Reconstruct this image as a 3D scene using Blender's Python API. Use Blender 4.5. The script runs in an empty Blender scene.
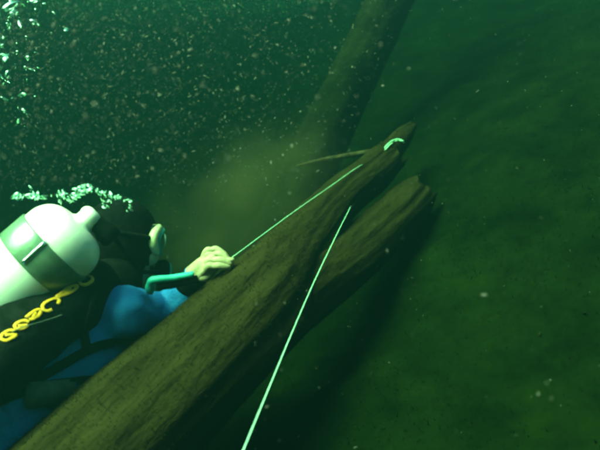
import bpy, bmesh, math, random
import numpy as np
from mathutils import Vector, Matrix, noise
from mathutils.bvhtree import BVHTree
random.seed(7); rng = np.random.default_rng(7)
SC = bpy.context.scene
COL = SC.collection
# ------------------------------------------------------------------ camera
FPX = 643.0                                   # focal length in photo pixels (600 wide)
CAM = Vector((0, 0, 1.0)); PITCH = math.radians(10)
cam_d = bpy.data.cameras.new('camera'); cam = bpy.data.objects.new('camera', cam_d); COL.objects.link(cam)
cam.location = CAM; cam.rotation_euler = (math.pi / 2 - PITCH, 0, 0)
cam_d.sensor_width = 36; cam_d.lens = 36 * FPX / 600
cam_d.clip_start = 0.02; cam_d.clip_end = 500
cam_d.dof.use_dof = True; cam_d.dof.focus_distance = 1.75; cam_d.dof.aperture_fstop = 4.0
SC.camera = cam
RIGHT = Vector((1, 0, 0)); FWD = Vector((0, math.cos(PITCH), -math.sin(PITCH))); UP = Vector((0, math.sin(PITCH), math.cos(PITCH)))
def W(x, y, z): return CAM + RIGHT * x + UP * y + FWD * z          # metres right / up / away, to world
def D(x, y, z): return (RIGHT * x + UP * y + FWD * z).normalized()
def P(px, py, d): return W((px - 300) / FPX * d, (225 - py) / FPX * d, d)
# ------------------------------------------------------------------ world and sun
SUN_EL, SUN_AZ = math.radians(50), math.radians(-110)     # azimuth from +Y, clockwise: from the left, a little behind
w = bpy.data.worlds.new('World'); SC.world = w; w.use_nodes = True
nt = w.node_tree; bg = nt.nodes['Background']
sky = nt.nodes.new('ShaderNodeTexSky'); sky.sky_type = 'NISHITA'; sky.sun_disc = False
sky.sun_elevation = SUN_EL; sky.sun_rotation = SUN_AZ
nt.links.new(sky.outputs[0], bg.inputs[0]); bg.inputs[1].default_value = 0.05
sun_d = bpy.data.lights.new('sun', 'SUN'); sun = bpy.data.objects.new('sun', sun_d); COL.objects.link(sun)
sun_d.energy = 5.0; sun_d.angle = math.radians(45); sun_d.color = (1, 0.91, 0.78)
sdir = Vector((math.sin(SUN_AZ) * math.cos(SUN_EL), math.cos(SUN_AZ) * math.cos(SUN_EL), math.sin(SUN_EL)))
sun.rotation_euler = (-sdir).to_track_quat('-Z', 'Y').to_euler(); sun.location = sdir * 10
vs = SC.view_settings; vs.view_transform = 'Standard'; vs.look = 'None'; vs.gamma = 1; vs.use_curve_mapping = False
vs.exposure = 5.8
cy = SC.cycles
cy.use_denoising = True; cy.volume_bounces = 2; cy.max_bounces = 6; cy.transparent_max_bounces = 12
cy.caustics_reflective = False; cy.caustics_refractive = False
cy.filter_width = 3.0

# ------------------------------------------------------------------ helpers
def tag(o, label=None, cat=None, group=None, kind=None):
    for k, v in (('label', label), ('category', cat), ('group', group), ('kind', kind)):
        if v: o[k] = v
    return o
def mesh_obj(name, verts, faces, mat, parent=None, smooth=True):
    me = bpy.data.meshes.new(name); me.from_pydata([tuple(v) for v in verts], [], faces); me.update()
    if smooth: me.polygons.foreach_set('use_smooth', [True] * len(me.polygons))
    o = bpy.data.objects.new(name, me); COL.objects.link(o)
    if mat: me.materials.append(mat)
    if parent: o.parent = parent; o.matrix_parent_inverse = parent.matrix_world.inverted()
    return o
def np_obj(name, verts, faces, mat, parent=None, smooth=False):
    me = bpy.data.meshes.new(name); n, m, k = len(verts), len(faces), faces.shape[1]
    me.vertices.add(n); me.vertices.foreach_set('co', np.asarray(verts, np.float32).ravel())
    me.loops.add(m * k); me.loops.foreach_set('vertex_index', faces.astype(np.int32).ravel())
    me.polygons.add(m); me.polygons.foreach_set('loop_start', np.arange(0, m * k, k, dtype=np.int32))
    me.polygons.foreach_set('loop_total', np.full(m, k, np.int32))
    me.update(); me.validate()
    if smooth: me.polygons.foreach_set('use_smooth', [True] * m)
    o = bpy.data.objects.new(name, me); COL.objects.link(o); me.materials.append(mat)
    if parent: o.parent = parent; o.matrix_parent_inverse = parent.matrix_world.inverted()
    return o
def empty(name, loc):
    o = bpy.data.objects.new(name, None); COL.objects.link(o); o.location = loc
    o.matrix_world = Matrix.Translation(loc); return o
def spline(pts, n):
    """Catmull-Rom through rows of numbers, n samples"""
    p = np.array(pts, float); p = np.vstack([2 * p[0] - p[1], p, 2 * p[-1] - p[-2]]); out = []
    m = len(p) - 3
    for t in np.linspace(0, m - 1e-6, n):
        i = int(t); u = t - i; a, b, c, d = p[i:i + 4]
        out.append(.5 * (2 * b + (c - a) * u + (2 * a - 5 * b + 4 * c - d) * u * u + (3 * b - a - 3 * c + d) * u ** 3))
    return np.array(out)
def frames(pts):
    pts = [Vector(p) for p in pts]; out = []; ref = None
    for i, p in enumerate(pts):
        t = (pts[min(i + 1, len(pts) - 1)] - pts[max(i - 1, 0)]).normalized()
        if ref is None: ref = t.orthogonal().normalized()
        a = (ref - t * ref.dot(t)).normalized(); ref = a
        out.append((t, a, t.cross(a)))
    return out
def tube(pts, radii, seg=8, cap=True, closed=False, flat=None):
    """sweep; radii scalar or list; flat=(normal_fn list, thickness factor) not used when None"""
    pts = [Vector(p) for p in pts]; n = len(pts)
    if not hasattr(radii, '__len__'): radii = [radii] * n
    fr = frames(pts); V = []; F = []
    for i, p in enumerate(pts):
        t, a, b = fr[i]
        if flat:
            nn = flat[i]; nn = (nn - t * nn.dot(t)).normalized(); a = t.cross(nn); b = nn * 0.3
        for k in range(seg):
            q = 2 * math.pi * k / seg
            V.append(p + (a * math.cos(q) + b * math.sin(q)) * radii[i])
    for i in range(n - 1 if not closed else n):
        for k in range(seg):
            j = (i + 1) % n
            F.append((i * seg + k, i * seg + (k + 1) % seg, j * seg + (k + 1) % seg, j * seg + k))
    if cap and not closed:
        F.append(tuple(range(seg))[::-1]); F.append(tuple((n - 1) * seg + k for k in range(seg)))
    return V, F
def lathe(base, axis, prof, seg=32):
    axis = axis.normalized(); a = axis.orthogonal().normalized(); b = axis.cross(a); V = []; F = []
    for s, r in prof:
        for k in range(seg):
            q = 2 * math.pi * k / seg; V.append(base + axis * s + (a * math.cos(q) + b * math.sin(q)) * max(r, 1e-4))
    for i in range(len(prof) - 1):
        for k in range(seg):
            F.append((i * seg + k, i * seg + (k + 1) % seg, (i + 1) * seg + (k + 1) % seg, (i + 1) * seg + k))
    F.append(tuple(range(seg))[::-1]); F.append(tuple((len(prof) - 1) * seg + k for k in range(seg)))
    return V, F
def ellipsoid(c, X, Y, Z, rx, ry, rz, nu=24, nv=14):
    V = []; F = []
    for j in range(nv + 1):
        th = math.pi * (j / nv) * .998 + .003
        for i in range(nu):
            ph = 2 * math.pi * i / nu
            V.append(c + X * rx * math.sin(th) * math.cos(ph) + Y * ry * math.sin(th) * math.sin(ph) + Z * rz * math.cos(th))
    for j in range(nv):
        for i in range(nu):
            F.append((j * nu + i, (j + 1) * nu + i, (j + 1) * nu + (i + 1) % nu, j * nu + (i + 1) % nu))
    return V, F
def merge(*parts):
    V = []; F = []
    for v, f in parts:
        o = len(V); V += list(v); F += [tuple(i + o for i in q) for q in f]
    return V, F
def rbox(c, X, Y, Z, sx, sy, sz, bev=.2):
    bm = bmesh.new(); bmesh.ops.create_cube(bm, size=1)
    bmesh.ops.scale(bm, vec=(sx, sy, sz), verts=bm.verts)
    bmesh.ops.bevel(bm, geom=list(bm.edges), offset=min(sx, sy, sz) * bev, segments=2, affect='EDGES')
    V = [c + X * v.co.x + Y * v.co.y + Z * v.co.z for v in bm.verts]; bm.verts.index_update()
    F = [tuple(v.index for v in f.verts) for f in bm.faces]; bm.free(); return V, F
def bvh_of(*objs):
    V = []; F = []
    for o in objs:
        n = len(V); V += [o.matrix_world @ v.co for v in o.data.vertices]; F += [tuple(i + n for i in p.vertices) for p in o.data.polygons]
    return BVHTree.FromPolygons(V, F)
def on(bvh, px, py, off=.003, fallback=1.5):
    """the point of a surface that stands at a photo pixel, lifted off it a little"""
    d = (P(px, py, 1) - CAM).normalized(); loc, nrm, idx, dist = bvh.ray_cast(CAM, d, 20)
    if loc is None: return None
    if nrm.dot(d) > 0: nrm = -nrm
    return loc + nrm * off, nrm

# ------------------------------------------------------------------ materials
def mat(name, col, rough=.7, col2=None, scale=20, bump=0, bscale=60, metallic=0, coords='Object', stretch=None, spec=.3, lo=.4, hi=.62, detail=6):
    m = bpy.data.materials.new(name); m.use_nodes = True; n = m.node_tree; b = n.nodes['Principled BSDF']
    b.inputs['Base Color'].default_value = (*col, 1); b.inputs['Roughness'].default_value = rough
    b.inputs['Metallic'].default_value = metallic; b.inputs['Specular IOR Level'].default_value = spec
    tc = n.nodes.new('ShaderNodeTexCoord'); src = tc.outputs[coords]
    if stretch:
        mp = n.nodes.new('ShaderNodeMapping'); mp.inputs['Rotation'].default_value = stretch[0]; mp.inputs['Scale'].default_value = stretch[1]; mp.vector_type = 'TEXTURE'
        n.links.new(src, mp.inputs[0]); src = mp.outputs[0]
    if col2:
        t = n.nodes.new('ShaderNodeTexNoise'); t.inputs['Scale'].default_value = scale; t.inputs['Detail'].default_value = detail; t.inputs['Roughness'].default_value = .65
        r = n.nodes.new('ShaderNodeValToRGB'); r.color_ramp.elements[0].position = lo; r.color_ramp.elements[1].position = hi
        r.color_ramp.elements[0].color = (*col, 1); r.color_ramp.elements[1].color = (*col2, 1)
        n.links.new(src, t.inputs['Vector']); n.links.new(t.outputs[0], r.inputs[0]); n.links.new(r.outputs[0], b.inputs['Base Color'])
    if bump:
        t = n.nodes.new('ShaderNodeTexNoise'); t.inputs['Scale'].default_value = bscale; t.inputs['Detail'].default_value = 8
        bp = n.nodes.new('ShaderNodeBump'); bp.inputs['Strength'].default_value = bump; bp.inputs['Distance'].default_value = .01
        n.links.new(src, t.inputs['Vector']); n.links.new(t.outputs[0], bp.inputs['Height']); n.links.new(bp.outputs[0], b.inputs['Normal'])
    return m
LOGDIR = (P(388, 158, 2.5) - P(110, 452, 1.38)).normalized().to_track_quat('X', 'Z').to_euler()
M = dict(
    bed=mat('silt_and_algae', (.001, .0034, .0005), .95, (.0045, .0095, .0012), 5, .8, 45, spec=.015, lo=.35, hi=.7, detail=10),
    bark=mat('sodden_wood', (.0075, .0062, .002), .95, (.0275, .021, .0064), 26, .65, 75, stretch=(LOGDIR, (3.5, 1, 1)), spec=.015, lo=.22, hi=.8, detail=10),
    oldbark=mat('far_wood', (.0035, .0045, .0013), .95, (.009, .0105, .0032), 6, .8, 40, spec=.015),
    rot=mat('rotten_core', (.02, .013, .006), .95, (.05, .035, .015), 20, 1, 60, spec=.1),
    algae=mat('algae', (.008, .0085, .0026), .9, (.024, .0215, .0064), 22, spec=.015),
    bedalgae=mat('bed_algae', (.001, .0034, .0006), .9, (.0048, .0105, .0014), 7, spec=.015),
    litter=mat('leaf_litter', (.004, .005, .002), .9, (.015, .017, .006), 30, spec=.015),
    torn=mat('torn_heartwood', (.05, .022, .008), .9, (.11, .05, .018), 40, .6, 80, spec=.015),
    stone=mat('stone', (.03, .032, .02), .9, (.07, .07, .04), 12, .6, 50, spec=.2),
    tank=mat('tank_paint', (.90, .90, .80), .32, (.84, .85, .74), 14, .05, 40, spec=.5),
    band=mat('steel_band', (.10, .17, .12), .28, (.16, .24, .17), 30, .06, 80, metallic=.35, spec=.6),
    chrome=mat('chrome', (.75, .76, .72), .18, (.6, .62, .58), 20, metallic=1),
    suit=mat('blue_neoprene', (.006, .145, .44), .75, (.009, .18, .52), 18, .35, 160, spec=.25),
    black=mat('black_nylon', (.002, .003, .0025), .85, (.006, .0075, .006), 22, .4, 200, spec=.015),
    hood=mat('black_neoprene', (.002, .003, .0025), .9, (.005, .006, .005), 30, .3, 150, spec=.015),
    grey=mat('grey_pocket', (.05, .07, .06), .8, (.08, .10, .08), 30, .3, 150),
    yellow=mat('yellow_print', (.60, .28, .004), .6, (.46, .21, .004), 60, .2, 200, spec=.3),
    skin=mat('skin', (.37, .30, .18), .6, (.26, .20, .115), 40, .2, 120, spec=.35),
    teal=mat('turquoise_plastic', (.012, .30, .28), .55, (.02, .40, .36), 45, spec=.4),
    line=mat('pale_line', (.42, .78, .58), .6, (.34, .66, .48), 200, spec=.3),
    snow=mat('floating_silt', (.045, .05, .043), .9, (.17, .165, .14), 4, spec=.015),
)
def translucent(m, f):
    n = m.node_tree; b = n.nodes['Principled BSDF']; out = n.nodes['Material Output']; t = n.nodes.new('ShaderNodeBsdfTranslucent'); mx = n.nodes.new('ShaderNodeMixShader'); mx.inputs[0].default_value = f
    l = b.inputs['Base Color'].links
    if l: n.links.new(l[0].from_socket, t.inputs[0])
    n.links.new(b.outputs[0], mx.inputs[1]); n.links.new(t.outputs[0], mx.inputs[2]); n.links.new(mx.outputs[0], out.inputs[0])
for k, f in (('snow', .5), ('algae', .45), ('bedalgae', .45), ('litter', .3)): translucent(M[k], f)
glass = bpy.data.materials.new('mask_glass'); glass.use_nodes = True
g = glass.node_tree.nodes['Principled BSDF']; g.inputs['Base Color'].default_value = (.5, .8, .75, 1); g.inputs['Roughness'].default_value = .08; g.inputs['Alpha'].default_value = .45
bub = bpy.data.materials.new('air_bubble'); bub.use_nodes = True; n = bub.node_tree; n.nodes.clear()
o_ = n.nodes.new('ShaderNodeOutputMaterial'); mx = n.nodes.new('ShaderNodeMixShader'); gl = n.nodes.new('ShaderNodeBsdfGlossy'); tr = n.nodes.new('ShaderNodeBsdfTransparent'); lw = n.nodes.new('ShaderNodeLayerWeight')
gl.inputs['Roughness'].default_value = .25; gl.inputs['Color'].default_value = (.50, .85, .66, 1); lw.inputs['Blend'].default_value = .72
n.links.new(lw.outputs['Facing'], mx.inputs[0]); n.links.new(tr.outputs[0], mx.inputs[1]); n.links.new(gl.outputs[0], mx.inputs[2]); n.links.new(mx.outputs[0], o_.inputs[0])

# ------------------------------------------------------------------ lake bed: a bank that climbs to the right and away
def smin(a, b, k=.5):
    h = max(0, min(1, .5 + .5 * (b - a) / k)); return b * (1 - h) + a * h - k * h * (1 - h)
def bed_h(x, y, fine=True):
    h = -.40 + .42 * x + .36 * y
    h = -smin(-h, .9 - .0 * x, .6)                 # deep flat floor far down on the left
    h -= .4 / (1 + math.exp(-(y - 2.1) * 3)) / (1 + math.exp(-(.25 - x) * 5))
    h = smin(h, 2.35, .6)                           # shelf on top of the bank
    if fine:
        v = Vector((x, y, 3.1))
        h += .11 * noise.noise(v * .9) + .05 * noise.noise(v * 2.7) + .022 * noise.noise(v * 7) + .011 * noise.noise(v * 19)
    return h
def grid_axis(lo, a, b, hi, fine, coarse):
    return np.unique(np.concatenate([np.linspace(lo, a, coarse), np.linspace(a, b, fine), np.linspace(b, hi, coarse)]))
gx = grid_axis(-14, -1.6, 2.6, 14, 230, 40); gy = grid_axis(-6, .3, 4.8, 20, 240, 40)
V = [(x, y, bed_h(x, y)) for y in gy for x in gx]
nx = len(gx); I = np.arange(len(gy) - 1)[:, None] * nx + np.arange(nx - 1)[None]
F = np.stack([I, I + 1, I + nx + 1, I + nx], -1).reshape(-1, 4)
bed = np_obj('lake_bed', np.array(V), F, M['bed'], smooth=True); tag(bed, 'dark green silt bank sloping up to the right', kind='structure')

def blades(n, pts, nrms, lmin, lmax, wid, lean, drift):
    """n thin three-sided tufts standing on points"""
    pts = np.asarray(pts); nrms = np.asarray(nrms); L = rng.uniform(lmin, lmax, n)[:, None]
    d = nrms + rng.normal(0, lean, (n, 3)) + np.asarray(drift); d /= np.linalg.norm(d, axis=1)[:, None]
    s = np.cross(d, rng.normal(size=(n, 3))); s /= np.linalg.norm(s, axis=1)[:, None] + 1e-9
    wv = (wid * rng.uniform(.5, 1.4, n))[:, None]
    A = pts - s * wv - nrms * .002; B = pts + s * wv - nrms * .002
    bend = rng.normal(0, .25, (n, 3)) * L
    Cm = pts + d * L * .55 + s * wv * .7; Dm = pts + d * L * .55 - s * wv * .7; T = pts + d * L + bend
    V = np.stack([A, B, Cm, Dm, T], 1).reshape(-1, 3); k = np.arange(n)[:, None] * 5
    F = np.concatenate([k + np.array([[0, 1, 2]]), k + np.array([[0, 2, 3]]), k + np.array([[3, 2, 4]])])
    return V, F
# algae turf and litter on the bank
bp, bn = [], []
while len(bp) < 26000:
    y = .5 + 4.2 * random.random() ** 1.3; x = random.uniform(-.7, 2.6)
    if noise.noise(Vector((x * 2.2, y * 2.2, 9))) + random.uniform(-.5, .5) < 0: continue
    bp.append((x, y, bed_h(x, y))); bn.append((-.36, -.31, .86))
V, F = blades(len(bp), bp, bn, .004, .018, .0011, .6, (.25, .0, -.1))
tag(np_obj('algae_turf', V, F, M['bedalgae']), 'short dark green algae turf covering the silt bank', 'algae', kind='stuff')
parts = []
for i in range(70):
    y = .6 + 3.6 * random.random(); x = random.uniform(-.4, 2.4); c = Vector((x, y, bed_h(x, y) + .004))
    a = Vector((random.gauss(0, 1), random.gauss(0, 1), random.gauss(.2, .4))).normalized(); L = random.uniform(.005, .014)
    b = a.cross(Vector((random.gauss(0, .4), random.gauss(0, .4), 1))).normalized(); up = a.cross(b)
    if random.random() < .45:                                   # twig
        parts.append(tube([c - a * L * 1.6, c + b * L * .2, c + a * L * 1.6], [.0016, .002, .001], 4))
    else:                                                      # curled leaf with some thickness
        q = [c - a * L, c + b * L * .4 + up * L * .2, c + a * L, c - b * L * .4 + up * L * .25]
        th = up * .0012
        parts.append(([v + th for v in q] + [v - th for v in q], [(0, 1, 2, 3), (7, 6, 5, 4), (0, 4, 5, 1), (1, 5, 6, 2), (2, 6, 7, 3), (3, 7, 4, 0)]))
V, F = merge(*parts)
tag(mesh_obj('leaf_litter', V, F, M['litter'], smooth=False), 'scattered brown leaf and twig litter on the bank', 'litter', kind='stuff')
# ------------------------------------------------------------------ sunken log with forked broken end
def wood(path, n, seg, rough=1.0, seedv=0., jag=.03, ridge=.007):
    s = spline(path, n); pts = [P(a, b, c) for a, b, c, r in s]; fr = frames(pts); V = []; F = []
    acc = 0
    for i in range(n):
        t, a, b = fr[i]; r = s[i][3]
        if i: acc += (pts[i] - pts[i - 1]).length
        for k in range(seg):
            q = 2 * math.pi * k / seg; cq, sq = math.cos(q), math.sin(q)
            nv = Vector((cq * 2.2, sq * 2.2, acc * 1.2 + seedv))
            rr = r * (1 + rough * (.10 * noise.noise(nv * .9) + .06 * noise.noise(nv * 2.2)))
            rr += ridge * rough * (noise.noise(Vector((cq * 7, sq * 7, acc * 2.5 + seedv))) + .5 * noise.noise(Vector((cq * 16, sq * 16, acc * 7 + seedv)))) * min(1, r / .08)
            p = pts[i] + (a * cq + b * sq) * rr
            if i >= n - 3: p += t * jag * noise.noise(Vector((cq * 4, sq * 4, seedv + 5))) * (i - n + 4)
            V.append(p)
    for i in range(n - 1):
        for k in range(seg):
            F.append((i * seg + k, i * seg + (k + 1) % seg, (i + 1) * seg + (k + 1) % seg, (i + 1) * seg + k))
    for e, base in ((0, 0), (1, (n - 1) * seg)):
        V.append(pts[e * (n - 1)] - fr[e * (n - 1)][0] * (.02 if e else 0)); c = len(V) - 1
        for k in range(seg):
            f = (base + k, base + (k + 1) % seg, c); F.append(f if e else f[::-1])
    return V, F
log = empty('sunken_log', P(270, 330, 1.75))
tag(log, 'long sunken log covered in olive algae, forked at its broken far end', 'log')
trunk = mesh_obj('trunk', *wood([(-60, 640, 1.10, .15), (20, 545, 1.22, .148), (110, 452, 1.38, .146), (190, 374, 1.55, .142), (258, 304, 1.75, .132), (297, 251, 1.98, .098), (337, 203, 2.22, .074), (372, 174, 2.42, .072), (388, 158, 2.5, .066)], 150, 72), M['bark'], log)
tip = mesh_obj('broken_tip', *wood([(372, 172, 2.42, .05), (388, 154, 2.5, .048), (402, 137, 2.6, .04), (412, 126, 2.68, .018)], 34, 28, 1.3, 4., .02), M['bark'], log)
limb = mesh_obj('limb', *wood([(190, 392, 1.56, .10), (240, 345, 1.68, .105), (292, 300, 1.84, .10), (346, 262, 2.05, .09), (391, 223, 2.28, .086), (405, 208, 2.36, .085), (416, 196, 2.42, .075)], 110, 56, 1.2, 11., .016), M['bark'], log)
stub = mesh_obj('stub', *wood([(388, 218, 2.3, .05), (410, 213, 2.36, .045), (424, 207, 2.4, .03)], 20, 20, 1.5, 21., .015), M['bark'], log)
twig = mesh_obj('twig', *wood([(372, 152, 2.45, .012), (345, 156, 2.46, .010), (318, 161, 2.48, .008), (296, 166, 2.5, .004)], 30, 10, 1.0, 31., 0, .002), M['rot'], log)
def fuzz(objs, n, lmin, lmax, wid, drift, zlo=-9):
    pts, nr = [], []
    for o, k in zip(objs, n):
        me = o.data; polys = [p for p in me.polygons if p.center.length > 0]
        ar = np.array([p.area for p in polys]); ch = rng.choice(len(polys), k, p=ar / ar.sum())
        for c in ch:
            p = polys[c]; vs_ = [me.vertices[i].co for i in p.vertices]
            wts = rng.dirichlet(np.ones(len(vs_))); q = Vector((0, 0, 0))
            for wv, v in zip(wts, vs_): q += v * wv
            pts.append(o.matrix_world @ q); nr.append(p.normal)
    return blades(len(pts), pts, nr, lmin, lmax, wid, .55, drift)
V, F = fuzz([trunk, tip, limb, stub], [22000, 1500, 8000, 600], .003, .010, .0008, (.3, .25, -.25))
tag(np_obj('algae_fuzz', V, F, M['algae'], log), kind='stuff')
# torn wood in the split between the two arms
for i in range(9):
    t = random.random() * .75; x, y, d = 266 + 76 * t, 286 - 70 * t, 1.74 + .34 * t; L = random.uniform(9, 20)
    mesh_obj('splinter', *wood([(x, y, d, .010), (x + L * .5, y - L * .46 + random.gauss(0, 1), d + .05, .009), (x + L, y - L * .9 + random.gauss(0, 2), d + .10, .002)], 10, 8, 1.2, 70. + i, 0, .002), M['torn'], log)
# ------------------------------------------------------------------ leaning trunk in the background
old = empty('dead_tree', P(215, 370, 2.93))
tag(old, 'dim dead tree trunk leaning to the right behind the log', 'tree')
otr = mesh_obj('trunk', *wood([(215, 370, 2.93, 0.201), (250, 300, 3.00, 0.165), (285, 225, 3.05, 0.142), (318, 150, 3.11, 0.128), (352, 80, 3.16, 0.121), (388, 5, 3.24, 0.114), (420, -60, 3.32, 0.106), (436, -95, 3.37, 0.082)], 90, 40, 1.1, 50., .06), M['oldbark'], old)
mesh_obj('branch_stub', *wood([(398, -20, 3.24, 0.046), (430, -62, 3.16, 0.037), (450, -85, 3.14, 0.018)], 20, 16, 1.2, 60., .03), M['oldbark'], old)
V, F = fuzz([otr], [5000], .005, .02, .0016, (.3, .2, -.2)); tag(np_obj('algae_fuzz', V, F, M['algae'], old), kind='stuff')

# ------------------------------------------------------------------ diver
person = empty('person', P(40, 400, 1.5))
tag(person, 'diver in blue suit and black hood reaching over the log, hand on the line', 'person')
J = {}
def J_(k, x, y, z, r): J[k] = (W(x, y, z), r)
def JP(k, px, py, d, r): J[k] = (P(px, py, d), r)
JP('pelvis', -66, 452, 1.34, .15); JP('waist', -2, 404, 1.46, .138); JP('chest', 60, 356, 1.60, .155); JP('upper', 92, 322, 1.68, .125)
JP('neck', 112, 286, 1.76, .06); JP('skull', 122, 254, 1.82, .075)
JP('shR', 116, 314, 1.62, .078); JP('elR', 164, 318, 1.80, .068); JP('foR', 186, 296, 1.76, .055); JP('wrR', 194, 276, 1.72, .031)
JP('shL', 62, 304, 1.88, .075); JP('elL', 112, 345, 2.08, .055); JP('wrL', 165, 338, 2.16, .032); JP('haL', 182, 334, 2.18, .035)
for s, dx, dz in (('R', 0, 0), ('L', -.06, .16)):
    J_('hip' + s, -.78 + dx, -.46, 1.14 + dz, .105); J_('kn' + s, -.98 + dx, -.50, .78 + dz, .07); J_('an' + s, -1.16 + dx, -.47, .40 + dz, .042); J_('to' + s, -1.25 + dx, -.55, .22 + dz, .035)
E_ = [('pelvis', 'waist'), ('waist', 'chest'), ('chest', 'upper'), ('upper', 'neck'), ('neck', 'skull'), ('upper', 'shR'), ('shR', 'elR'), ('elR', 'foR'), ('foR', 'wrR'), ('upper', 'shL'), ('shL', 'elL'), ('elL', 'wrL'), ('wrL', 'haL'),
      ('pelvis', 'hipR'), ('hipR', 'knR'), ('knR', 'anR'), ('anR', 'toR'), ('pelvis', 'hipL'), ('hipL', 'knL'), ('knL', 'anL'), ('anL', 'toL')]
def cone(a, ra, b, rb, k=10, seg=20):
    pts = [a.lerp(b, i / k) for i in range(k + 1)]; rr = [ra + (rb - ra) * i / k for i in range(k + 1)]
    return merge(tube(pts, rr, seg), ellipsoid(a, RIGHT, UP, FWD, ra, ra, ra, 16, 10), ellipsoid(b, RIGHT, UP, FWD, rb, rb, rb, 16, 10))
pieces = [cone(J[a][0], J[a][1], J[b][0], J[b][1]) for a, b in E_]
# head
HC = P(121, 246, 1.82); HF = D(.80, -.16, .50); HU = (D(.1, .95, .1) - HF * D(.1, .95, .1).dot(HF)).normalized(); HS = HF.cross(HU)
pieces.append(ellipsoid(HC, HF, HS, HU, .098, .076, .118, 32, 20))
pieces.append(ellipsoid(HC + HF * .03 - HU * .06, HF, HS, HU, .062, .056, .06, 24, 14))            # jaw
pieces.append(ellipsoid(HC + HF * .10 - HU * .008, HF, HS, HU, .02, .015, .026, 16, 10))          # nose
for s in (-1, 1): pieces.append(ellipsoid(HC + HF * .068 + HS * .045 * s - HU * .02, HF, HS, HU, .03, .026, .026, 16, 10))
# right hand: palm, four fingers closing on the line, thumb against them
WR = J['wrR'][0]; K = P(210, 260, 1.70); GR = P(231, 258, 1.69)
hx = (K - WR).normalized(); hz = D(-.25, .75, -.55); hz = (hz - hx * hz.dot(hx)).normalized(); hy = hz.cross(hx)
pieces.append(ellipsoid(WR.lerp(K, .62), hx, hy, hz, .048, .037, .017, 24, 14))
pieces.append(cone(WR, .03, WR.lerp(K, .6), .027))
fingers = []
def finger(pts, rr):
    sp_ = spline([(*p, r) for p, r in zip(pts, rr)], 26); P3 = [Vector(q[:3]) for q in sp_]
    fingers.append(tube(P3, [q[3] for q in sp_], 12)); e_ = P3[-1]; r_ = sp_[-1][3]; fingers.append(ellipsoid(e_, RIGHT, UP, FWD, r_, r_, r_, 12, 8))
for off, L in ((-.034, .84), (-.0115, 1.0), (.0115, .95), (.033, .78)):
    b0 = WR.lerp(K, .55) + hy * off * .8; k0 = K + hy * off + hz * .008
    m1 = k0 + D(.86, .12, -.18) * .034 * L + hy * off * .10; m2 = m1 + D(.80, -.52, -.05) * .024 * L; e = m2 + D(.25, -.9, .1) * .018 * L
    m2 = m2.lerp(GR, .22); e = e.lerp(GR, .45)
    finger([b0, k0, k0.lerp(m1, .5), m1, m2, e], [.0095, .0104, .0088, .0092, .0080, .0064])
t0 = WR.lerp(K, .45) - hy * .028 - hz * .010; t1 = t0.lerp(GR, .45) + UP * .004; t2 = t1.lerp(GR, .6); t3 = GR + D(.2, -.3, -.1) * .006
finger([WR.lerp(K, .3), t0, t1, t2, t3], [.015, .0130, .0108, .0092, .0072])
V, F = merge(*pieces)
raw = mesh_obj('raw', V, F, None)
md = raw.modifiers.new('r', 'REMESH'); md.mode = 'VOXEL'; md.voxel_size = .0042
ms = raw.modifiers.new('s', 'SMOOTH'); ms.factor = .5; ms.iterations = 1
dg = bpy.context.evaluated_depsgraph_get(); me = bpy.data.meshes.new_from_object(raw.evaluated_get(dg))
bpy.data.objects.remove(raw)
nv_ = len(me.vertices); co = np.empty(nv_ * 3, np.float32); no = np.empty(nv_ * 3, np.float32)
me.vertices.foreach_get('co', co); me.vertex_normals.foreach_get('vector', no); co = co.reshape(-1, 3); no = no.reshape(-1, 3)
ed = np.empty(len(me.edges) * 2, np.int32); me.edges.foreach_get('vertices', ed); ed = ed.reshape(-1, 2)
deg = np.bincount(ed.ravel(), minlength=nv_).astype(np.float32)[:, None]
soft = ((np.linalg.norm(co - np.array(K), axis=1) > .11) & (np.linalg.norm(co - np.array(HC), axis=1) > .13))[:, None]
for _ in range(14):                                            # smooth cloth, leave hand and face
    acc = np.zeros_like(co)
    for c in range(3): acc[:, c] = np.bincount(ed[:, 0], co[ed[:, 1], c], nv_) + np.bincount(ed[:, 1], co[ed[:, 0], c], nv_)
    co = np.where(soft, .4 * co + .6 * acc / deg, co).astype(np.float32)
for i in range(nv_):                                           # neoprene folds, away from face and hand
    v = Vector(co[i])
    if (v - HC).length > .17 and (v - K).length > .12: co[i] += no[i] * (.006 * noise.noise(v * 11) + .004 * noise.noise(v * 27))
me.vertices.foreach_set('co', co.ravel()); me.update()
me.materials.clear()
for k in ('suit', 'skin', 'black'): me.materials.append(M[k])
me.polygons.foreach_set('use_smooth', [True] * len(me.polygons))
for p in me.polygons:
    c = p.center
    if (c - HC).length < .15 and (c - J['neck'][0]).length > .05 and (c - HC).dot(HF) > .03: p.material_index = 1
    elif (c - HC).length < .16: p.material_index = 2
    elif (c - WR).dot(hx) > .002 and (c - K).length < .13: p.material_index = 1
    elif min((c - J['anR'][0]).length, (c - J['toR'][0]).length, (c - J['anL'][0]).length, (c - J['toL'][0]).length, (c - J['haL'][0]).length) < .11: p.material_index = 2
bm = bmesh.new(); bm.from_mesh(me); V, F = merge(*fingers); vv = [bm.verts.new(v) for v in V]
for f in F:
    q = bm.faces.new([vv[i] for i in f]); q.material_index = 1; q.smooth = True
bm.to_mesh(me); bm.free()
body = bpy.data.objects.new('body', me); COL.objects.link(body); body.parent = person; body.matrix_parent_inverse = person.matrix_world.inverted()
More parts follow.
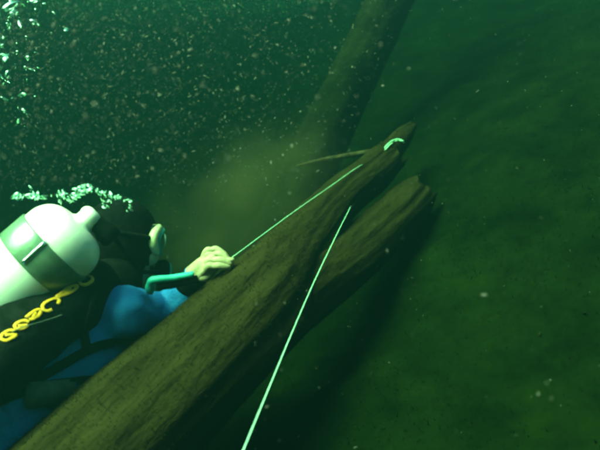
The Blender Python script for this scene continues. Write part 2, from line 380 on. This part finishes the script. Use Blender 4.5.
# hood: shell with a face opening
V, F = ellipsoid(HC - HF * .006 + HU * .004, HF, HS, HU, .107, .087, .130, 48, 32)
V2, F2 = tube([J['upper'][0].lerp(J['neck'][0], .45), J['neck'][0], HC - HU * .06 - HF * .01], [.115, .082, .08], 32, False)
def hole(c):
    r = c - (HC + HF * .06 - HU * .012); return (c - HC).dot(HF) > .055 and abs(r.dot(HS)) < .06 and abs(r.dot(HU)) < .085
F = [f for f in F if not hole(sum((V[i] for i in f), Vector()) / len(f))]
hood = mesh_obj('hood', *merge((V, F), (V2, F2)), M['hood'], person)
hm = hood.modifiers.new('t', 'SOLIDIFY'); hm.thickness = .005
# mask
mc = HC + HF * .097 + HU * .028
skirt_m = mat('clear_silicone', (.62, .62, .36), .45, (.5, .52, .3), 20, spec=.4)
mask = mesh_obj('mask', *tube([mc + HS * .078 * math.cos(q) * (1 - .1 * math.sin(q)) + HU * .042 * math.sin(q) - HF * .035 * abs(math.cos(q)) ** 2 for q in np.linspace(0, 2 * math.pi, 33)[:-1]], [.009 + .005 * abs(math.cos(q)) for q in np.linspace(0, 2 * math.pi, 33)[:-1]], 10, False, True), skirt_m, person)
mesh_obj('mask_strap', *(
                              tube([HC + HU * .03 + HF * .104 * math.cos(q) + HS * .092 * math.sin(q) for q in np.linspace(.95, 2 * math.pi - .95, 30)], .007, 8)), M['black'], mask)
mesh_obj('mask_frame', *tube([mc + HF * .014 + HS * .068 * math.cos(q) + HU * .036 * math.sin(q) - HF * .03 * abs(math.cos(q)) ** 2 for q in np.linspace(0, 2 * math.pi, 33)[:-1]], .006, 8, False, True), M['teal'], mask)
mesh_obj('lens', *ellipsoid(mc + HF * .008, HF, HS, HU, .004, .066, .035, 24, 12), glass, mask)
# regulator
rc = HC + HF * .118 - HU * .056
reg = mesh_obj('regulator', *merge(lathe(rc - HF * .005, HF, [(0, .02), (.004, .033), (.022, .036), (.030, .032), (.034, .02)], 28), rbox(rc - HF * .012, HF, HS, HU, .03, .035, .022)), M['black'], person)
mesh_obj('purge_cover', *lathe(rc + HF * .026, HF, [(0, .034), (.006, .03), (.010, .018), (.011, .002)], 28), M['teal'], reg)

# ------------------------------------------------------------------ scuba tank
TU = D(.71, .67, .17); TC = W(-.576, -.050, 1.52); TR = .099        # ring centre at the band's front edge
tank = empty('scuba_tank', TC - TU * .55)
tag(tank, 'glossy white scuba tank with dark metal band on the diver\'s back', 'scuba tank')
prof = [(-.56, .02), (-.56, .078), (-.552, .088), (-.535, TR), (-.3, TR), (-.1, TR), (.012, TR)] + [(.012 + .066 * math.sin(q), .024 + (TR - .024) * math.cos(q) ** .8) for q in np.linspace(.12, 1.5, 14)] + [(.086, .024), (.092, .021)]
mesh_obj('cylinder', *lathe(TC, TU, prof, 64), M['tank'], tank)
bandp = mesh_obj('band', *lathe(TC, TU, [(-.070, TR - .004), (-.070, TR + .004), (-.067, TR + .0055), (-.003, TR + .0055), (0, TR + .004), (0, TR - .004)], 64), M['band'], tank)
# valve with knob
valve = mesh_obj('valve', *lathe(TC + TU * .080, TU, [(0, .020), (.005, .025), (.026, .025), (.034, .021), (.040, .017), (.042, .010)], 28), M['tank'], tank)
vx = D(-.25, .85, -.3); vx = (vx - TU * vx.dot(TU)).normalized(); vy = TU.cross(vx)
mesh_obj('knob', *merge(lathe(TC + TU * .102 - vy * .02, -vy, [(0, .009), (.02, .009), (.021, .015), (.024, .017), (.036, .017), (.039, .013)], 20)), M['tank'], valve)
fs = mesh_obj('first_stage', *merge(lathe(TC + TU * .104 - vx * .012, -vx, [(0, .012), (.006, .02), (.03, .022), (.036, .027), (.062, .027), (.066, .020)], 24)), M['black'], tank)
# bright buckle plate across the band
tb = bvh_of(bandp)
bk = []
hits = [h for h in (on(tb, 23 + 26 * t, 263 - 24 * t, .003) for t in np.linspace(0, 1, 14)) if h]
if len(hits) > 3: bk.append(tube([h[0] for h in hits], .0045, 8, flat=[h[1] for h in hits]))
if bk: mesh_obj('buckle', *merge(*bk), M['chrome'], bandp)

# ------------------------------------------------------------------ buoyancy vest between the tank and the back
def loft(path, n, seg, up, wob=.1, sd=0):
    s = spline(path, n); pts = [P(*r[:3]) for r in s]; V = []; F = []
    for i in range(n):
        t = (pts[min(i + 1, n - 1)] - pts[max(i - 1, 0)]).normalized(); b = (up - t * up.dot(t)).normalized(); a = t.cross(b)
        for k in range(seg):
            q = 2 * math.pi * k / seg; v = a * math.cos(q) * s[i][3] + b * math.sin(q) * s[i][4]
            nv = noise.noise((pts[i] + v) * 9 + Vector((sd, 0, 0))) + .6 * noise.noise((pts[i] + v) * 22)
            V.append(pts[i] + v * (1 + wob * nv))
    for i in range(n - 1):
        for k in range(seg): F.append((i * seg + k, i * seg + (k + 1) % seg, (i + 1) * seg + (k + 1) % seg, (i + 1) * seg + k))
    F.append(tuple(range(seg))[::-1]); F.append(tuple((n - 1) * seg + k for k in range(seg))); return V, F
vest = mesh_obj('vest', *loft([(-90, 430, 1.24, .03, .05), (-80, 416, 1.26, .095, .08), (-24, 374, 1.34, .10, .085), (34, 327, 1.47, .10, .085), (74, 299, 1.60, .11, .085), (94, 282, 1.68, .085, .065), (102, 275, 1.71, .03, .02)], 60, 40, D(-.45, .8, -.2)), M['black'], person)
vb = bvh_of(vest, body)
def surf_line(pix, n, r, off=.004, seg=8, flat=True):
    pts = spline(pix, n); hits = [on(vb, a, b, off) for a, b in pts]; hits = [h for h in hits if h]
    return tube([h[0] for h in hits], r, seg, flat=[h[1] for h in hits] if flat else None)
# yellow lettering along the vest: pixel outlines of each glyph, laid on the cloth
glyphs = [
    [(90, 277), (85, 275.5), (80, 278), (79, 282), (82, 285), (87, 284.5), (91.5, 281), (92, 278), (90, 276.6)],
    [(56, 297.5), (63, 292), (70, 287), (77, 286), (74, 290.5), (65, 295), (56, 298), None, (65, 294), (70.5, 288)],
    [(58, 304.5), (59, 300.5), (55, 299), (48, 301.5), (43, 305.5), (43, 309.5), (47, 311.5), (52, 310)],
    [(26, 318), (33, 312.5), (38.5, 310), (40.5, 312), (38, 316.5), (32, 319.5), (29, 320), None, (33, 318), (36, 313)],
    [(29, 322.5), (25, 321), (19, 322.5), (15, 326), (17, 329), (22, 329), (27, 326), (18, 326.5)],
    [(15, 331), (9, 331), (3, 334.5), (1, 338.5), (5, 341), (10, 339.5), (16, 335.5), (5, 335.5)],
]
for gph in glyphs:
    st = [[]]
    for q in gph:
        if q is None: st.append([])
        else: st[-1].append(q)
    mesh_obj('letter', *merge(*[surf_line(s, 5 * len(s), .0041, .002) for s in st]), M['yellow'], vest)
mesh_obj('cord', *surf_line([(12, 333), (25, 327), (42, 322), (62, 315)], 24, .0010, .003, 6, False), M['grey'], vest)
# black webbing over the blue suit
def strap(name, pix, r, m='black', n=40): return mesh_obj(name, *surf_line(pix, n, r, .004), M[m], person)
strap('strap', [(150, 333), (135, 337), (110, 343), (88, 350), (60, 366), (30, 382), (0, 396)], .011)
strap('strap', [(97, 290), (90, 312), (84, 332), (86, 350)], .012)
strap('strap', [(96, 378), (70, 381), (40, 386), (0, 402)], .009)
# grey pocket
pk = [on(vb, x, y, .008) for x, y in ((28, 384), (80, 380), (66, 400), (20, 408))]
if all(pk):
    c = sum((p[0] for p in pk), Vector()) / 4; nn = sum((p[1] for p in pk), Vector()).normalized(); X = (pk[1][0] - pk[0][0]); X = (X - nn * X.dot(nn)).normalized()
    mesh_obj('pocket', *rbox(c, X, nn.cross(X), nn, .12, .055, .016, .4), M['grey'], person)
# cuff, hoses
mesh_obj('cuff', *tube([WR.lerp(J['foR'][0], t) for t in (-.12, .1, .35, .5)], [.034, .037, .041, .043], 24), M['black'], person)
hs = spline([(*P(150, 292, 1.64),), (*P(151, 282, 1.62),), (*P(156, 279.5, 1.615),), (*P(172, 278, 1.62),), (*P(194, 274, 1.63),)], 30)
mesh_obj('inflator_hose', *tube(hs, [.010, .010] + [.0125] * 3 + list(np.linspace(.0105, .008, 25)), 12), M['teal'], person)
hs2 = spline([(*P(157, 286, 1.625),), (*P(172, 284.5, 1.63),), (*P(198, 279, 1.64),)], 24)
mesh_obj('hose_sleeve', *tube(hs2, .0105, 12), M['black'], person)
hp = [TC + TU * .104 - vx * .05, P(112, 235, 1.62), P(138, 268, 1.68), P(150, 272, 1.76), rc + HS * .035 * (-1 if HS.dot(FWD) > 0 else 1)]
mesh_obj('regulator_hose', *tube(spline([tuple(v) for v in hp], 40), .0065, 10), M['black'], person)

# ------------------------------------------------------------------ guide line: hand -> round the log -> towards the camera
up_fork = bvh_of(trunk, tip)
wrap = [tuple(P(355, 169, 2.20)), tuple(P(364, 165, 2.34)), tuple(P(374, 172, 2.50)), tuple(P(372, 190, 2.52)), tuple(P(362, 199, 2.38)), tuple(P(355, 199, 2.24))]
pts = list(spline([tuple(GR + D(-.6, -.2, 0) * .02), tuple(GR), tuple(P(290, 214.5, 1.94)), tuple(P(330, 186.5, 2.10))] + wrap + [tuple(P(348, 212, 2.08)), tuple(P(336, 236, 1.8)), tuple(P(314.5, 281, 1.55)), tuple(P(291, 335, 1.30)), tuple(P(266.5, 394, 1.10)), tuple(P(243, 451, .96)), tuple(P(215, 520, .82)), tuple(P(190, 600, .70))], 160))
gl_ = mesh_obj('guide_line', *tube(pts, .0009, 8), M['line'])
tag(gl_, 'thin pale green line from the diver\'s hand, round the log, down past the camera', 'line')
wf = [on(up_fork, x, y, .003) for x, y in ((384, 148), (388, 144), (392, 141), (396, 139.6), (400, 140), (403, 142))]
wf = [h[0] for h in wf if h]
wp = wf + [wf[-1] + FWD * .06 - UP * .01, wf[-1].lerp(wf[0], .5) + FWD * .12, wf[0] + FWD * .05] + [v - UP * .006 + RIGHT * .004 - FWD * .002 for v in wf]
tag(mesh_obj('line_wrap', *tube(spline([tuple(v) for v in wp], 70), .0024, 8), M['line']), 'bright turn of line knotted round the broken log tip', 'line')

# ------------------------------------------------------------------ suspended silt, bubbles
def blobs(cs, rs, squash=.5, seg=1, fleck=False):
    bm = bmesh.new(); bmesh.ops.create_icosphere(bm, subdivisions=seg, radius=1); bv = np.array([v.co[:] for v in bm.verts]); bm.verts.index_update()
    bf = np.array([[v.index for v in f.verts] for f in bm.faces]); bm.free(); n = len(cs)
    V = np.empty((n, len(bv), 3))
    for i in range(n):
        A = rng.normal(size=(3, 3)); Q, _ = np.linalg.qr(A); S = np.diag([1, rng.uniform(squash, 1), rng.uniform(squash, 1)])
        if fleck: S = np.diag([rng.uniform(1, 2.6), rng.uniform(.35, 1), rng.uniform(.3, .9)])
        V[i] = cs[i] + (bv * rng.uniform(.75, 1.25, (len(bv), 1))) @ (Q @ S).T * rs[i]
    F = (np.arange(n)[:, None, None] * len(bv) + bf).reshape(-1, 3); return V.reshape(-1, 3), F
cs, rs = [], []
while len(cs) < 44000:
    d = .6 + 2.4 * random.random() ** .8; px = random.uniform(-120, 720); py = random.uniform(-120, 520)
    wgt = .010 + .99 * max(0, 1 - math.hypot(px / 330, py / 260) * .8)
    if random.random() > wgt: continue
    p = P(px, py, d)
    if p.z < bed_h(p.x, p.y, False) + .05 or (px < 250 and py > 185 and d < 1.95): continue
    cs.append(p); rs.append(min(.0028, .0005 * math.exp(random.gauss(0, .62))) * (.6 + .4 * d))
V, F = blobs(np.array([tuple(c) for c in cs]), rs, fleck=True)
tag(np_obj('suspended_particles', V, F, M['snow'], smooth=True), 'pale specks of silt drifting through the water', 'particles', kind='stuff')
def bubble_set(name, label, items):
    V, F = blobs(np.array([tuple(c) for c, r in items]), [r for c, r in items], .3, 2, True)
    return tag(np_obj(name, V, F, bub, smooth=True), label, 'bubbles', kind='stuff')
it = []
for k in range(17):
    cx = random.uniform(14, 104); cy_ = 202 - 6 * abs(math.sin(cx * .05)) - random.uniform(-1, 9); cd = 1.52 + random.uniform(-.03, .1)
    for i in range(random.randint(3, 11)): it.append((P(cx + random.gauss(0, 3.4), cy_ + random.gauss(0, 1.6), cd + random.uniform(-.02, .02)), .0010 + .0065 * random.random() ** 2.4))
for i in range(46):
    t = random.random(); q = math.radians(200 - 250 * t); px = 118 + 13 * math.cos(q) + random.gauss(0, 1.5); py = 206 - 9 * math.sin(q) + random.gauss(0, 1.5); it.append((P(px, py, 1.58 + random.uniform(-.03, .05)), .0011 + .0045 * random.random() ** 2.5))
bubble_set('exhaust_bubbles', 'silvery froth of exhaust bubbles streaming above the white tank', it)
it = []
for i in range(95):
    px = abs(random.gauss(0, 24)) - 6; py = abs(random.gauss(0, 62)) - 8; it.append((P(px, py, random.uniform(1.3, 2.2)), .0015 + .008 * random.random() ** 2.4))
bubble_set('rising_bubbles', 'bright green bubbles rising in the top left corner', it)

# ------------------------------------------------------------------ stirred-up silt cloud behind the hand, and the water itself
def vol_mat(name, col, absorb, dens, aniso=.2, cloud=False):
    m = bpy.data.materials.new(name); m.use_nodes = True; n = m.node_tree; n.nodes.clear()
    o = n.nodes.new('ShaderNodeOutputMaterial'); v = n.nodes.new('ShaderNodeVolumePrincipled')
    v.inputs['Color'].default_value = (*col, 1); v.inputs['Absorption Color'].default_value = (*absorb, 1)
    v.inputs['Density'].default_value = dens; v.inputs['Anisotropy'].default_value = aniso
    n.links.new(v.outputs[0], o.inputs['Volume'])
    if cloud:
        tc = n.nodes.new('ShaderNodeTexCoord'); ln = n.nodes.new('ShaderNodeVectorMath'); ln.operation = 'LENGTH'; n.links.new(tc.outputs['Object'], ln.inputs[0])
        ns = n.nodes.new('ShaderNodeTexNoise'); ns.inputs['Scale'].default_value = 2.2; ns.inputs['Detail'].default_value = 4; n.links.new(tc.outputs['Object'], ns.inputs['Vector'])
        mr = n.nodes.new('ShaderNodeMapRange'); mr.inputs['From Min'].default_value = 1.0; mr.inputs['From Max'].default_value = .25; mr.interpolation_type = 'SMOOTHSTEP'; n.links.new(ln.outputs['Value'], mr.inputs['Value'])
        m2 = n.nodes.new('ShaderNodeMapRange'); m2.inputs['From Min'].default_value = .35; m2.inputs['From Max'].default_value = .65; n.links.new(ns.outputs[0], m2.inputs['Value'])
        mu = n.nodes.new('ShaderNodeMath'); mu.operation = 'MULTIPLY'; n.links.new(mr.outputs[0], mu.inputs[0]); n.links.new(m2.outputs[0], mu.inputs[1])
        mm = n.nodes.new('ShaderNodeMath'); mm.operation = 'MULTIPLY'; mm.inputs[1].default_value = dens; n.links.new(mu.outputs[0], mm.inputs[0]); n.links.new(mm.outputs[0], v.inputs['Density'])
    return m
V, F = ellipsoid(Vector(), Vector((1, 0, 0)), Vector((0, 1, 0)), Vector((0, 0, 1)), 1, 1, 1, 24, 14)
silt = mesh_obj('silt_cloud', V, F, vol_mat('stirred_silt', (.16, .125, .055), (.3, .3, .12), 2.2, .1, True))
silt.matrix_world = Matrix.LocRotScale(P(238, 207, 2.16), Matrix.Rotation(math.radians(-38), 3, 'Y').to_quaternion(), Vector((.50, .28, .29)))
tag(silt, 'brownish cloud of stirred silt behind the diver\'s hand', 'silt cloud', kind='stuff')
V, F = rbox(Vector((0, 7, .35)), Vector((1, 0, 0)), Vector((0, 1, 0)), Vector((0, 0, 1)), 29, 27, 5.0, .0001)
zs = (-2.3, 2.65)
c8 = [Vector((x, y, z)) for z in zs for y in (-6.5, 20.5) for x in (-14.5, 14.5)]
haze = mesh_obj('haze', c8, [(0, 2, 3, 1), (4, 5, 7, 6), (0, 1, 5, 4), (2, 6, 7, 3), (0, 4, 6, 2), (1, 3, 7, 5)], vol_mat('green_water', (.0018, .0088, .0086), (.165, .335, .20), 1.3, .65), smooth=False)
tag(haze, 'murky green lake water', kind='stuff')
